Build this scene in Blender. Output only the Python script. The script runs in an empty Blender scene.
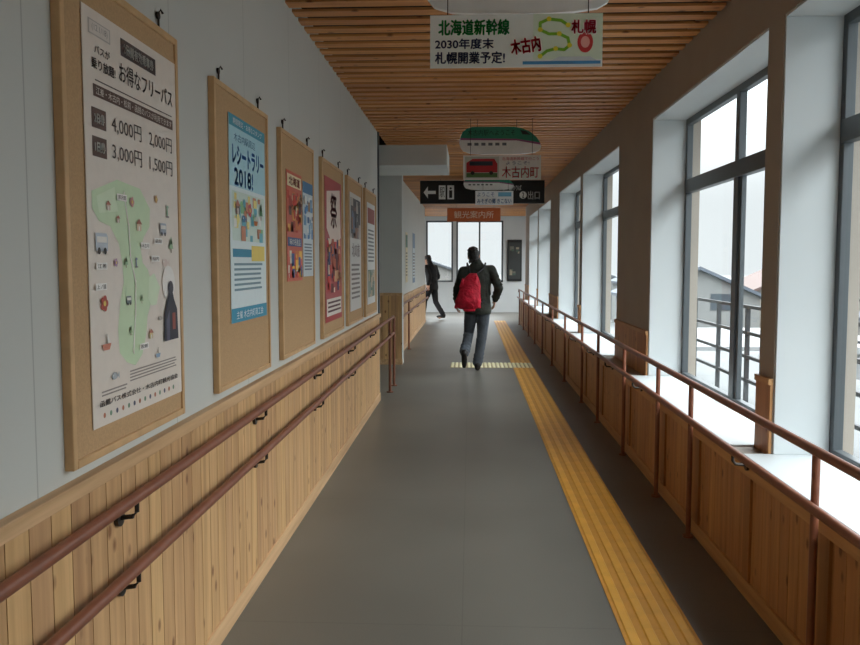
import bpy, math, random
from mathutils import Vector, Matrix
random.seed(4)
sc=bpy.context.scene
sc.view_settings.view_transform='Standard'
COL=sc.collection
# ---------------------------------------------------------------- materials
def lin(c):
    return tuple(((v/255)/12.92 if v/255<=0.04045 else ((v/255+0.055)/1.055)**2.4) for v in c)+(1,)
MC={}
def mat(name,rgb,rough=0.6,var=0.08,scale=6.0,metal=0.0,bump=0.0,k=1.0,bd=.004):
    if name in MC: return MC[name]
    m=bpy.data.materials.new(name); m.use_nodes=True
    nt=m.node_tree; b=nt.nodes['Principled BSDF']
    b.inputs['Roughness'].default_value=rough; b.inputs['Metallic'].default_value=metal
    tc=nt.nodes.new('ShaderNodeTexCoord'); n=nt.nodes.new('ShaderNodeTexNoise')
    n.inputs['Scale'].default_value=scale; n.inputs['Detail'].default_value=3
    nt.links.new(tc.outputs['Object'],n.inputs['Vector'])
    r=nt.nodes.new('ShaderNodeValToRGB'); c=[v*k for v in lin(rgb)]
    r.color_ramp.elements[0].position=0.3; r.color_ramp.elements[1].position=0.7
    r.color_ramp.elements[0].color=tuple(v*(1-var) for v in c[:3])+(1,)
    r.color_ramp.elements[1].color=tuple(min(1,v*(1+var)) for v in c[:3])+(1,)
    nt.links.new(n.outputs['Fac'],r.inputs['Fac']); nt.links.new(r.outputs['Color'],b.inputs['Base Color'])
    if bump:
        bp=nt.nodes.new('ShaderNodeBump'); bp.inputs['Strength'].default_value=bump; bp.inputs['Distance'].default_value=bd
        nt.links.new(n.outputs['Fac'],bp.inputs['Height']); nt.links.new(bp.outputs['Normal'],b.inputs['Normal'])
    MC[name]=m; return m
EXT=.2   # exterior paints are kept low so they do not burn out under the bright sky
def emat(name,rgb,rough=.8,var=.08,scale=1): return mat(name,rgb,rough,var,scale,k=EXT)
def flatc(rgb,rough=0.55):
    return mat('ink_%d_%d_%d'%tuple(rgb),rgb,rough,0.02,30)
def wood(name,rgb,axis,w,grain,rough=0.5,knots=True,vary=0.35):
    if name in MC: return MC[name]
    m=bpy.data.materials.new(name); m.use_nodes=True
    nt=m.node_tree; N=nt.nodes; L=nt.links; b=N['Principled BSDF']; b.inputs['Roughness'].default_value=rough
    tc=N.new('ShaderNodeTexCoord'); sp=N.new('ShaderNodeSeparateXYZ'); L.new(tc.outputs['Object'],sp.inputs[0])
    def M(op,a,bv=None):
        x=N.new('ShaderNodeMath'); x.operation=op
        for i,v in enumerate((a,bv)):
            if v is None: continue
            if isinstance(v,(int,float)): x.inputs[i].default_value=v
            else: L.new(v,x.inputs[i])
        return x.outputs[0]
    idx=M('FLOOR',M('DIVIDE',sp.outputs[axis],w))
    wn=N.new('ShaderNodeTexWhiteNoise'); wn.noise_dimensions='1D'; L.new(idx,wn.inputs['W'])
    mp=N.new('ShaderNodeMapping'); s=[28,28,28]; s[grain]=1.6; mp.inputs['Scale'].default_value=s
    ad=N.new('ShaderNodeVectorMath'); ad.operation='ADD'
    cb=N.new('ShaderNodeCombineXYZ'); L.new(M('MULTIPLY',wn.outputs['Value'],37.0),cb.inputs[grain])
    L.new(tc.outputs['Object'],ad.inputs[0]); L.new(cb.outputs[0],ad.inputs[1]); L.new(ad.outputs[0],mp.inputs['Vector'])
    n=N.new('ShaderNodeTexNoise'); n.inputs['Scale'].default_value=1.0; n.inputs['Detail'].default_value=5; L.new(mp.outputs[0],n.inputs['Vector'])
    r=N.new('ShaderNodeValToRGB'); c=lin(rgb)
    r.color_ramp.elements[0].position=0.32; r.color_ramp.elements[1].position=0.68
    r.color_ramp.elements[0].color=(c[0]*.78,c[1]*.72,c[2]*.65,1); r.color_ramp.elements[1].color=(min(1,c[0]*1.12),min(1,c[1]*1.12),min(1,c[2]*1.1),1)
    L.new(n.outputs['Fac'],r.inputs['Fac'])
    mx=N.new('ShaderNodeMixRGB'); mx.blend_type='MULTIPLY'; mx.inputs['Fac'].default_value=1
    f=M('ADD',M('MULTIPLY',wn.outputs['Value'],vary),1-vary*0.6)
    c3=N.new('ShaderNodeCombineXYZ'); L.new(f,c3.inputs[0]);L.new(M('MULTIPLY',f,M('ADD',M('MULTIPLY',wn.outputs['Value'],.08),.95)),c3.inputs[1]);L.new(f,c3.inputs[2])
    L.new(r.outputs['Color'],mx.inputs[1]); L.new(c3.outputs[0],mx.inputs[2]); out=mx.outputs[0]
    if knots:
        mp2=N.new('ShaderNodeMapping'); s2=[11,11,11]; s2[grain]=6.5; mp2.inputs['Scale'].default_value=s2
        L.new(ad.outputs[0],mp2.inputs['Vector'])
        vo=N.new('ShaderNodeTexVoronoi'); vo.inputs['Scale'].default_value=1.0; L.new(mp2.outputs[0],vo.inputs['Vector'])
        k=N.new('ShaderNodeValToRGB'); k.color_ramp.elements[0].position=0.08; k.color_ramp.elements[1].position=0.18
        k.color_ramp.elements[0].color=(.32,.2,.12,1); k.color_ramp.elements[1].color=(1,1,1,1)
        L.new(vo.outputs['Distance'],k.inputs['Fac'])
        m2=N.new('ShaderNodeMixRGB'); m2.blend_type='MULTIPLY'; m2.inputs['Fac'].default_value=.85
        L.new(out,m2.inputs[1]); L.new(k.outputs[0],m2.inputs[2]); out=m2.outputs[0]
    L.new(out,b.inputs['Base Color']); MC[name]=m; return m
def seam_wall(name,rgb,axis,w):
    m=bpy.data.materials.new(name); m.use_nodes=True
    nt=m.node_tree; N=nt.nodes; L=nt.links; b=N['Principled BSDF']; b.inputs['Roughness'].default_value=.55
    tc=N.new('ShaderNodeTexCoord'); sp=N.new('ShaderNodeSeparateXYZ'); L.new(tc.outputs['Object'],sp.inputs[0])
    d=N.new('ShaderNodeMath'); d.operation='DIVIDE'; d.inputs[1].default_value=w; L.new(sp.outputs[axis],d.inputs[0])
    fr=N.new('ShaderNodeMath'); fr.operation='FRACT'; L.new(d.outputs[0],fr.inputs[0])
    lt=N.new('ShaderNodeMath'); lt.operation='LESS_THAN'; lt.inputs[1].default_value=.006; L.new(fr.outputs[0],lt.inputs[0])
    n=N.new('ShaderNodeTexNoise'); n.inputs['Scale'].default_value=1.3; L.new(tc.outputs['Object'],n.inputs['Vector'])
    r=N.new('ShaderNodeValToRGB'); c=lin(rgb)
    r.color_ramp.elements[0].color=tuple(v*.95 for v in c[:3])+(1,); r.color_ramp.elements[1].color=tuple(v*1.04 for v in c[:3])+(1,)
    L.new(n.outputs['Fac'],r.inputs['Fac'])
    mx=N.new('ShaderNodeMixRGB'); L.new(lt.outputs[0],mx.inputs['Fac']); L.new(r.outputs[0],mx.inputs[1]); mx.inputs[2].default_value=tuple(v*.7 for v in c[:3])+(1,)
    L.new(mx.outputs[0],b.inputs['Base Color']); MC[name]=m; return m
def glass():
    m=bpy.data.materials.new('window_glass'); m.use_nodes=True; nt=m.node_tree; N=nt.nodes; L=nt.links
    for x in list(N):
        if x.type!='OUTPUT_MATERIAL': N.remove(x)
    o=[x for x in N if x.type=='OUTPUT_MATERIAL'][0]
    t=N.new('ShaderNodeBsdfTransparent'); t.inputs[0].default_value=(.96,.98,.98,1)
    g=N.new('ShaderNodeBsdfGlossy'); g.inputs['Roughness'].default_value=.02
    mx=N.new('ShaderNodeMixShader'); mx.inputs[0].default_value=.04
    L.new(t.outputs[0],mx.inputs[1]); L.new(g.outputs[0],mx.inputs[2]); L.new(mx.outputs[0],o.inputs['Surface']); return m
GLASS=glass()
# ---------------------------------------------------------------- mesh builder
class MB:
    def __init__(s): s.v=[]; s.f=[]; s.mi=[]; s.mats=[]; s.cur=0
    def m(s,material):
        if material not in s.mats: s.mats.append(material)
        s.cur=s.mats.index(material); return s
    def add(s,vs,fs):
        o=len(s.v); s.v+= [tuple(v) for v in vs]
        for f in fs: s.f.append(tuple(i+o for i in f)); s.mi.append(s.cur)
        return s
    def box(s,x0,x1,y0,y1,z0,z1):
        vs=[(x0,y0,z0),(x1,y0,z0),(x1,y1,z0),(x0,y1,z0),(x0,y0,z1),(x1,y0,z1),(x1,y1,z1),(x0,y1,z1)]
        return s.add(vs,[(0,3,2,1),(4,5,6,7),(0,1,5,4),(1,2,6,5),(2,3,7,6),(3,0,4,7)])
    def ring(s,c,ax,r,n):
        ax=ax.normalized(); h=Vector((0,0,1)) if abs(ax.z)<.9 else Vector((1,0,0))
        a=ax.cross(h).normalized(); b=ax.cross(a)
        return [c+a*(r*math.cos(2*math.pi*i/n))+b*(r*math.sin(2*math.pi*i/n)) for i in range(n)]
    def tube(s,pts,r,n=12):
        pts=[Vector(p) for p in pts]; R=r if isinstance(r,(list,tuple)) else [r]*len(pts)
        vs=[]
        for i,p in enumerate(pts):
            ax=(pts[min(i+1,len(pts)-1)]-pts[max(i-1,0)])
            vs+=s.ring(p,ax,R[i],n)
        fs=[]
        for i in range(len(pts)-1):
            for j in range(n):
                k=(j+1)%n; fs.append((i*n+j,i*n+k,(i+1)*n+k,(i+1)*n+j))
        fs.append(tuple(range(n-1,-1,-1))); fs.append(tuple((len(pts)-1)*n+j for j in range(n)))
        return s.add(vs,fs)
    def sphere(s,c,rx,ry=None,rz=None,n=14,rot=None):
        ry=ry or rx; rz=rz or rx; c=Vector(c); vs=[];fs=[]; m=n//2+1
        for i in range(1,m):
            t=math.pi*i/m
            for j in range(n):
                p=2*math.pi*j/n; v=Vector((rx*math.sin(t)*math.cos(p),ry*math.sin(t)*math.sin(p),rz*math.cos(t)))
                if rot: v=rot@v
                vs.append(c+v)
        a=len(vs); e=Vector((0,0,rz)); e=rot@e if rot else e
        vs.append(c+e); vs.append(c-e)
        for i in range(m-2):
            for j in range(n):
                k=(j+1)%n; fs.append((i*n+j,(i+1)*n+j,(i+1)*n+k,i*n+k))
        for j in range(n):
            k=(j+1)%n; fs.append((a,j,k)); fs.append((a+1,(m-2)*n+k,(m-2)*n+j))
        return s.add(vs,fs)
    def limb(s,pts,rads,n=14):
        pts=[Vector(p) for p in pts]
        for i in range(len(pts)-1): s.tube([pts[i],pts[i+1]],[rads[i],rads[i+1]],n)
        for p,r in zip(pts,rads): s.sphere(p,r*1.0,n=n)
        return s
    def loft(s,rings,n=24):
        vs=[];fs=[]
        for (c,rx,ry) in rings:
            for j in range(n):
                t=2*math.pi*j/n; vs.append((c[0]+rx*math.cos(t),c[1]+ry*math.sin(t),c[2]))
        for i in range(len(rings)-1):
            for j in range(n):
                k=(j+1)%n; fs.append((i*n+j,i*n+k,(i+1)*n+k,(i+1)*n+j))
        fs.append(tuple(range(n-1,-1,-1))); fs.append(tuple((len(rings)-1)*n+j for j in range(n)))
        return s.add(vs,fs)
    def prism(s,poly,x0,x1,plane='YZ'):
        n=len(poly)
        f=(lambda p,d:(d,p[0],p[1])) if plane=='YZ' else (lambda p,d:(p[0],d,p[1]))
        vs=[f(p,x0) for p in poly]+[f(p,x1) for p in poly]
        fs=[tuple(range(n)),tuple(range(2*n-1,n-1,-1))]+[(i,(i+1)%n+0,(i+1)%n+n,i+n)[::-1] for i in range(n)]
        return s.add(vs,fs)
WL={}
def fin(mb,name,parent=None,origin=None,smooth=False,bevel=0,xf=None,remesh=0,smooth_it=0,**props):
    me=bpy.data.meshes.new(name)
    V=[Vector(v) for v in mb.v]
    if xf: V=[xf@v for v in V]
    if origin is None:
        if props.get('kind')=='structure': origin=Vector((0,0,0))
        else:
            origin=Vector(((min(v.x for v in V)+max(v.x for v in V))/2,(min(v.y for v in V)+max(v.y for v in V))/2,min(v.z for v in V)))
    origin=Vector(origin)
    me.from_pydata([v-origin for v in V],[],mb.f)
    for m in mb.mats: me.materials.append(m)
    me.polygons.foreach_set('material_index',mb.mi); me.update()
    ob=bpy.data.objects.new(name,me); COL.objects.link(ob); ob.location=origin
    if remesh or bevel:
        if remesh:
            r=ob.modifiers.new('r','REMESH'); r.mode='VOXEL'; r.voxel_size=remesh
            if smooth_it:
                q=ob.modifiers.new('s','SMOOTH'); q.iterations=smooth_it; q.factor=.5
        if bevel:
            q=ob.modifiers.new('b','BEVEL'); q.width=bevel; q.segments=2; q.limit_method='ANGLE'
        dg=bpy.context.evaluated_depsgraph_get(); nm=bpy.data.meshes.new_from_object(ob.evaluated_get(dg))
        ob.modifiers.clear(); ob.data=nm; bpy.data.meshes.remove(me); me=nm; me.name=name
    if smooth:
        me.polygons.foreach_set('use_smooth',[True]*len(me.polygons))
        if not remesh:
            try: me.set_sharp_from_angle(angle=math.radians(40))
            except Exception: pass
    WL[ob.name]=origin
    if parent is not None:
        ob.parent=parent; ob.matrix_parent_inverse=Matrix.Translation(WL[parent.name]).inverted()
    for k,v in props.items(): ob[k]=v
    return ob
def dup(ob,loc,parent=None):
    c=ob.copy(); COL.objects.link(c); c.location=Vector(loc); WL[c.name]=Vector(loc)
    if parent is not None:
        c.parent=parent; c.matrix_parent_inverse=Matrix.Translation(WL[parent.name]).inverted()
    return c
def S(mb,name,**k): return fin(mb,name,kind='structure',**k)
# ---------------------------------------------------------------- flat prints
def text2d(s,box):
    cu=bpy.data.curves.new('t','FONT'); cu.body=s; cu.size=1; cu.resolution_u=3
    ob=bpy.data.objects.new('t',cu); COL.objects.link(ob)
    dg=bpy.context.evaluated_depsgraph_get(); me=bpy.data.meshes.new_from_object(ob.evaluated_get(dg))
    vs=[v.co.copy() for v in me.vertices]; fs=[tuple(p.vertices) for p in me.polygons]
    bpy.data.objects.remove(ob); bpy.data.curves.remove(cu); bpy.data.meshes.remove(me)
    if not vs: print('EMPTY TEXT',s); return [],[]
    x0=min(v.x for v in vs);x1=max(v.x for v in vs);y0=min(v.y for v in vs);y1=max(v.y for v in vs)
    u0,v0,u1,v1=box
    return [(u0+(v.x-x0)/(x1-x0+1e-9)*(u1-u0),v0+(v.y-y0)/(y1-y0+1e-9)*(v1-v0)) for v in vs],fs
class Flat:
    def __init__(s,W,H,org,face,t=.002,paper=(235,232,225),rough=.45):
        s.W=W;s.H=H;s.o=Vector(org);s.face=face;s.mb=MB();s.t=t
        p=[(0,0),(W,0),(W,H),(0,H)]
        s.mb.m(flatc(paper,rough))
        vs=[s.P(u,v,0) for u,v in p]+[s.P(u,v,-t) for u,v in p]
        s.mb.add(vs,[(0,1,2,3),(7,6,5,4),(0,4,5,1),(1,5,6,2),(2,6,7,3),(3,7,4,0)])
    def P(s,u,v,d):
        if s.face=='X': return s.o+Vector((d,u,v))
        return s.o+Vector((u,-d,v))
    def poly(s,pts,col,lay=1):
        s.mb.m(flatc(col)); s.mb.add([s.P(u*s.W,(1-v)*s.H,.0007*lay) for u,v in pts],[tuple(range(len(pts)))]); return s
    def rect(s,u0,v0,u1,v1,col,lay=1): return s.poly([(u0,v1),(u1,v1),(u1,v0),(u0,v0)],col,lay)
    def disc(s,u,v,r,col,lay=1,ry=None):
        k=s.W/s.H; return s.poly([(u+r*math.cos(t*math.pi/10),v-(ry or r*k)*math.sin(t*math.pi/10)) for t in range(20)],col,lay)
    def text(s,t,u0,v0,u1,v1,col,lay=2,bold=0.0,rot=0.0):
        vs,fs=text2d(t,(u0*s.W,(1-v1)*s.H,u1*s.W,(1-v0)*s.H))
        if rot:
            cx=(u0+u1)/2*s.W; cy=(1-(v0+v1)/2)*s.H; c_,s_=math.cos(rot),math.sin(rot)
            vs=[(cx+(a-cx)*c_-(b-cy)*s_,cy+(a-cx)*s_+(b-cy)*c_) for a,b in vs]
        s.mb.m(flatc(col)); d=bold*(v1-v0)*s.H
        for a,b in ([(0,0)] if not bold else [(-d,0),(d,0),(0,d),(0,-d)]):
            s.mb.add([s.P(u+a,v+b,.0007*lay) for u,v in vs],fs)
        return s
    def lines(s,u0,v0,u1,v1,n,col,lay=1,fill=.45):
        h=(v1-v0)/n
        for i in range(n):
            s.rect(u0,v0+h*i,u1-(random.random()*.15*(u1-u0)),v0+h*i+h*fill,col,lay)
        return s
    def blobs(s,u0,v0,u1,v1,n,cols,r=.05,lay=1):
        for i in range(n):
            a=random.uniform(u0,u1);b=random.uniform(v0,v1);w=r*random.uniform(.6,1.5);h=w*s.W/s.H*random.uniform(.6,1.2)
            if i%3==2 and u0+w<a<u1-w and v0+w<b<v1-w: s.disc(a,b,w*.8,random.choice(cols),lay+i%4)
            else: s.rect(max(u0,a-w),max(v0,b-h),min(u1,a+w),min(v1,b+h),random.choice(cols),lay+i%4)
        return s
    def track(s,pts,w,col,lay):
        for i in range(len(pts)-1):
            (a,b_),(c_,d_)=pts[i],pts[i+1]; dx,dy=(c_-a)*s.W,(d_-b_)*s.H; L_=math.hypot(dx,dy); nx,ny=-dy/L_*w/s.W,dx/L_*w/s.H
            s.poly([(a+nx,b_+ny),(c_+nx,d_+ny),(c_-nx,d_-ny),(a-nx,b_-ny)],col,lay+i%2)
        for q in pts: s.disc(q[0],q[1],w/s.W,col,lay+2)
        return s
    def icon(s,kind,u,v,r,col,lay=3):
        k=s.W/s.H; q=lambda pts,c,l=0: s.poly([(u+a*r,v-b*r*k) for a,b in pts],c,lay+l)
        Wc=(238,232,224)
        if kind=='bus': q([(-1,-.5),(1,-.5),(1,.6),(.8,.8),(-1,.8)],col); q([(-.8,.1),(.8,.1),(.8,.55),(-.8,.55)],Wc,1); s.disc(u-.5*r,v+.5*r*k,.25*r,(60,56,56),lay+1); s.disc(u+.5*r,v+.5*r*k,.25*r,(60,56,56),lay+1)
        if kind=='tree': q([(-.15,-1),(.15,-1),(.15,-.3),(-.15,-.3)],(150,120,90)); q([(-.8,-.4),(.8,-.4),(0,1.2)],col,1); q([(-.6,.2),(.6,.2),(0,1.4)],col,1)
        if kind=='house': q([(-.8,-.8),(.8,-.8),(.8,.2),(-.8,.2)],col); q([(-1.1,.2),(1.1,.2),(0,1)],(176,112,92),1); q([(-.2,-.8),(.2,-.8),(.2,-.1),(-.2,-.1)],Wc,1)
        if kind=='tower': q([(-.35,-1),(.35,-1),(.25,.6),(-.25,.6)],col); q([(-.6,.6),(.6,.6),(.3,1),(-.3,1)],col,1); q([(-.7,-1),(.7,-1),(.6,-.7),(-.6,-.7)],(150,140,136),1)
        if kind=='fish': q([(-1,0),(-.4,.45),(.4,.35),(.75,0),(.4,-.35),(-.4,-.45)],col); q([(.65,0),(1.1,.45),(1.1,-.45)],col,1); s.disc(u-.55*r,v-.1*r*k,.12*r,Wc,lay+1)
        if kind=='boat': q([(-1,0),(1,0),(.6,-.6),(-.7,-.6)],col); q([(-.05,.05),(.05,.05),(.05,1),(-.05,1)],(120,110,106),1); q([(.1,.1),(.8,.1),(.1,.95)],Wc,1)
        if kind=='flower':
            for i in range(5): s.disc(u+.5*r*math.cos(i*1.257),v+.5*r*k*math.sin(i*1.257),.4*r,col,lay)
            s.disc(u,v,.3*r,(236,206,110),lay+1)
        return s
    def done(s,name,**k): return fin(s.mb,name,**k)
# ---------------------------------------------------------------- common materials
M_wallL=seam_wall('painted_panel_wall',(203,204,198),1,.91)
M_beige=mat('taupe_wall',(162,153,142),.7,.04,3)
M_white=mat('white_reveal',(204,210,212),.55,.03,2)
M_grey=mat('light_grey_wall',(206,207,203),.65,.04,2)
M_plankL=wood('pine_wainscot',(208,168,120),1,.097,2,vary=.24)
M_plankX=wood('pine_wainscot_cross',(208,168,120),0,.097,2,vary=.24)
M_plankR=wood('pine_panel_backlit_tone',(186,136,86),1,.097,2,vary=.2)  # same pine, darkened in colour for the backlit window side
M_trimY=wood('pine_trim_long',(214,180,134),0,.5,1,knots=False,vary=.1)
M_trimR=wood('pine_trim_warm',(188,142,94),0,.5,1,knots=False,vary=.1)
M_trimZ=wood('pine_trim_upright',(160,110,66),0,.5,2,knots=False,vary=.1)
M_dark=mat('groove_dark',(66,44,28),.8,.1)
PIT=.17
M_ceil=wood('cedar_slats',(214,150,88),1,PIT,0,knots=True,vary=.3)
M_cback=mat('ceiling_void',(24,17,12),.9,.05)
M_alu=mat('dark_aluminium',(84,90,94),.4,.05,4,metal=.2)
M_rail=mat('red_brown_rail',(132,80,58),.42,.12,20)
M_steel=mat('dark_bracket_metal',(58,52,48),.35,.05,8,metal=.6)
M_boardf=mat('board_oak_frame',(206,166,118),.5,.1,14)
M_cork=mat('cork_board',(192,156,114),.8,.08,160,bump=.2)
# ---------------------------------------------------------------- room shell
Y0=-3.0; YE=25.0
fm=bpy.data.materials.new('grey_vinyl_floor'); fm.use_nodes=True
nt=fm.node_tree; N=nt.nodes; L=nt.links; b=N['Principled BSDF']; b.inputs['Roughness'].default_value=.42
tc=N.new('ShaderNodeTexCoord'); n1=N.new('ShaderNodeTexNoise'); n1.inputs['Scale'].default_value=220
n2=N.new('ShaderNodeTexNoise'); n2.inputs['Scale'].default_value=.9
L.new(tc.outputs['Object'],n1.inputs['Vector']); L.new(tc.outputs['Object'],n2.inputs['Vector'])
def mth(op,a,bv):
    x=N.new('ShaderNodeMath'); x.operation=op
    for i,v in enumerate((a,bv)):
        if isinstance(v,(int,float)): x.inputs[i].default_value=v
        else: L.new(v,x.inputs[i])
    return x.outputs[0]
rr=N.new('ShaderNodeValToRGB'); rr.color_ramp.elements[0].position=.35; rr.color_ramp.elements[1].position=.65
rr.color_ramp.elements[0].color=lin((101,98,91)); rr.color_ramp.elements[1].color=lin((119,116,108))
L.new(mth('ADD',mth('MULTIPLY',n1.outputs[0],.5),mth('MULTIPLY',n2.outputs[0],.5)),rr.inputs[0])
sp=N.new('ShaderNodeSeparateXYZ'); L.new(tc.outputs['Object'],sp.inputs[0])
def seam(out,w,off,t):
    x=N.new('ShaderNodeMath'); x.operation='FRACT'; L.new(mth('DIVIDE',mth('ADD',out,off),w),x.inputs[0]); return mth('LESS_THAN',x.outputs[0],t/w)
sm=mth('MAXIMUM',seam(sp.outputs[1],1.8,.3,.006),seam(sp.outputs[0],1.82,.03,.005))
mxx=N.new('ShaderNodeMixRGB'); mxx.blend_type='MULTIPLY'; L.new(mth('MULTIPLY',sm,.3),mxx.inputs[0]); L.new(rr.outputs[0],mxx.inputs[1]); mxx.inputs[2].default_value=(.4,.4,.4,1)
L.new(mxx.outputs[0],b.inputs['Base Color'])
S(MB().m(fm).box(-3.2,2.4,Y0,YE,-.15,0),'floor')
c=MB().m(M_cback).box(-3.2,2.4,Y0,YE,3.0,3.08).m(M_ceil)
y=Y0
while y<YE-.12:
    c.box(-1.0 if y<12.2 else -3.2,1.39 if y<20.7 else 2.4,y+.004,y+.102,2.90,2.915); y+=PIT
S(c,'ceiling')
S(MB().m(M_wallL).box(-1.12,-1.0,Y0,8.9,0,3.0),'wall_left')
S(MB().m(M_wallL).box(-2.1,-2.0,8.9,12.2,0,3.0).box(-2.0,-1.12,8.8,8.9,0,3.0),'wall_recess')
S(MB().m(M_grey).box(-2.0,-1.0,12.05,12.3,0,3.0),'wall_recess_end')
S(MB().m(M_wallL).box(-1.27,-1.15,12.3,20.9,0,3.0),'wall_left_inner')
S(MB().m(M_grey).box(-2.0,-.28,9.85,11.0,2.66,2.9),'trim_9',bevel=.004)
S(MB().m(M_alu).box(-1.13,-.985,8.88,8.94,0,2.9),'trim_4')
S(MB().m(M_grey).box(-3.3,-3.2,12.3,YE,0,.9).box(-3.3,-3.2,12.3,YE,2.7,3.0).box(-3.3,-3.2,12.3,17,.9,2.7).box(-3.3,-3.2,24.3,YE,.9,2.7),'wall_side_room')  # opening added here to let daylight into the far end
S(MB().m(M_alu).box(-3.27,-3.22,17,24.3,.9,.95).box(-3.27,-3.22,17,24.3,2.65,2.7).box(-3.27,-3.22,17,17.05,.9,2.7).box(-3.27,-3.22,19.4,19.46,.9,2.7).box(-3.27,-3.22,21.8,21.86,.9,2.7).box(-3.27,-3.22,24.25,24.3,.9,2.7),'window_40')  # unseen window, added so the far end gets lighter
S(MB().m(M_grey).box(-3.2,2.4,Y0-.1,Y0,0,3.0),'wall_back')
def wains(x,ys,ye,name,tn):
    w=MB().m(M_dark).box(x,x+.006,ys,ye,.0,.94).m(M_plankL)
    k=math.floor(ys/.097)
    while k*.097<ye:
        a=max(ys,k*.097+.003); bb=min(ye,(k+1)*.097-.001)
        if bb>a+.01: w.box(x+.006,x+.018,a,bb,.05,.93)
        k+=1
    S(w,name)
    S(MB().m(M_trimY).box(x,x+.034,ys,ye,.915,.955),tn,bevel=.003)
    S(MB().m(M_trimY).box(x,x+.026,ys,ye,0,.085),'baseboard_'+name.split('_',1)[1],bevel=.003)
wains(-1.0,Y0,8.87,'wainscot_left','trim_1')
wains(-1.15,12.32,20.9,'wainscot_inner','trim_3')
w=MB().m(M_dark).box(-2,-1.0,12.044,12.05,0,1.04).m(M_plankX)
for i in range(10): w.box(-1.99+i*.099,-1.896+i*.099,12.032,12.044,.05,1.03)
w.m(M_trimY).box(-2,-.995,12.02,12.05,1.02,1.06).box(-2,-.995,12.025,12.05,0,.085)
S(w,'wainscot_recess')
dr=S(MB().m(mat('door_grey',(130,138,136),.4)).box(-2.0,-1.96,9.6,11.2,0.01,2.1),'door_1')
fin(MB().m(mat('door_glass',(150,170,172),.15)).box(-1.959,-1.954,9.8,10.35,.6,1.95).box(-1.959,-1.954,10.45,11.0,.6,1.95),'pane',parent=dr)
# right wall
ops=[]
for k in range(-2,2):
    bb=7.85+6.55*k
    ops.append((bb,bb+2.5)); ops.append((bb+2.69,bb+5.15))
ops=[(max(a,Y0+.2),e) for a,e in ops if e>Y0+.6]
ops=[o for o in ops if o[1]<20]
edges=[Y0]+[v for o in ops for v in o]+[20.7]
piers=[(edges[i],edges[i+1]) for i in range(0,len(edges),2)]
w=MB().m(M_beige).box(1.27,1.76,Y0,20.7,0,.6).box(1.39,1.76,Y0,20.7,2.6,3.0)
for a,e in piers: w.box(1.39,1.76,a,e,.6,2.6)
S(w,'wall_right')
XW=1.645
for i,(a,e) in enumerate(ops):
    r=MB().m(M_white).box(1.395,XW,a,a+.012,.622,2.588).box(1.395,XW,e-.012,e,.622,2.588).box(1.395,XW,a,e,2.588,2.6)
    r.box(1.262,XW,a,e,.6,.622)
    S(r,'trim_%d'%(20+i),bevel=.002)
    f=MB().m(M_alu); x0,x1=XW,XW+.045; m=(a+e)/2
    f.box(x0,x1,a,a+.045,.6,2.6).box(x0,x1,e-.05,e,.6,2.6).box(x0,x1,a+.045,e-.045,.6,.655).box(x0,x1,a+.045,e-.045,2.545,2.6)
    f.box(x0-.012,x1,a+.045,e-.045,2.03,2.13).box(x0,x1,m-.04,m+.04,.645,2.04).box(x0,x1,m-.035,m+.035,2.12,2.555)
    f.box(x0+.01,x1-.005,m-.08,m-.04,.645,2.04).box(x0+.01,x1-.005,m+.04,m+.08,.645,2.04)
    wo=S(f,'window_%d'%(i+1),bevel=.003)
    fin(MB().m(GLASS).box(XW+.022,XW+.026,a+.03,e-.03,.63,2.57),'pane',parent=wo)
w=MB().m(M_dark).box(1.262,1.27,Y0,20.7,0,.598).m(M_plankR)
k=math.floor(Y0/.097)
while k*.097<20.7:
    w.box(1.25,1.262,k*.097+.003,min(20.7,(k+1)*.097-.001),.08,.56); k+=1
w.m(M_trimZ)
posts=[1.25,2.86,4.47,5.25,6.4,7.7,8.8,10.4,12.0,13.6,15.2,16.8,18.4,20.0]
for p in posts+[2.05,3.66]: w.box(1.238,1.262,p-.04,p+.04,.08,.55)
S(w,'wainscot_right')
S(MB().m(M_trimR).box(1.236,1.275,Y0,20.7,.55,.6),'trim_5',bevel=.003)
S(MB().m(M_trimR).box(1.236,1.27,Y0,20.7,0,.08),'baseboard_right',bevel=.003)
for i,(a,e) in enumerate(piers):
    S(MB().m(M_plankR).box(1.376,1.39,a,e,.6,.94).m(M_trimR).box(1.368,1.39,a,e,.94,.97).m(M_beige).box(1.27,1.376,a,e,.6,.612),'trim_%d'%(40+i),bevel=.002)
# far end
S(MB().m(M_grey).box(1.39,2.4,20.7,20.8,0,3.0),'wall_right_return')
S(MB().m(M_grey).box(2.4,2.5,20.7,YE,0,.9).box(2.4,2.5,20.7,YE,2.7,3.0).box(2.4,2.5,20.7,21.2,.9,2.7).box(2.4,2.5,24.4,YE,.9,2.7),'wall_right_far')  # wall split around an added opening that brings in daylight
S(MB().m(M_alu).box(2.42,2.47,21.2,24.4,.9,.95).box(2.42,2.47,21.2,24.4,2.65,2.7).box(2.42,2.47,21.2,21.25,.9,2.7).box(2.42,2.47,22.77,22.83,.9,2.7).box(2.42,2.47,24.35,24.4,.9,2.7),'window_41')  # added window out of view, there to brighten the end room
fw=[(-1.34,-.52),(-.42,1.0)]; zt,zb=2.78,.92
w=MB().m(M_white).box(-3.2,2.4,YE,YE+.2,0,zb).box(-3.2,2.4,YE,YE+.2,zt,3.0)
w.box(-3.2,fw[0][0],YE,YE+.2,zb,zt).box(fw[0][1],fw[1][0],YE,YE+.2,zb,zt).box(fw[1][1],2.4,YE,YE+.2,zb,zt)
S(w,'wall_far')
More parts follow.
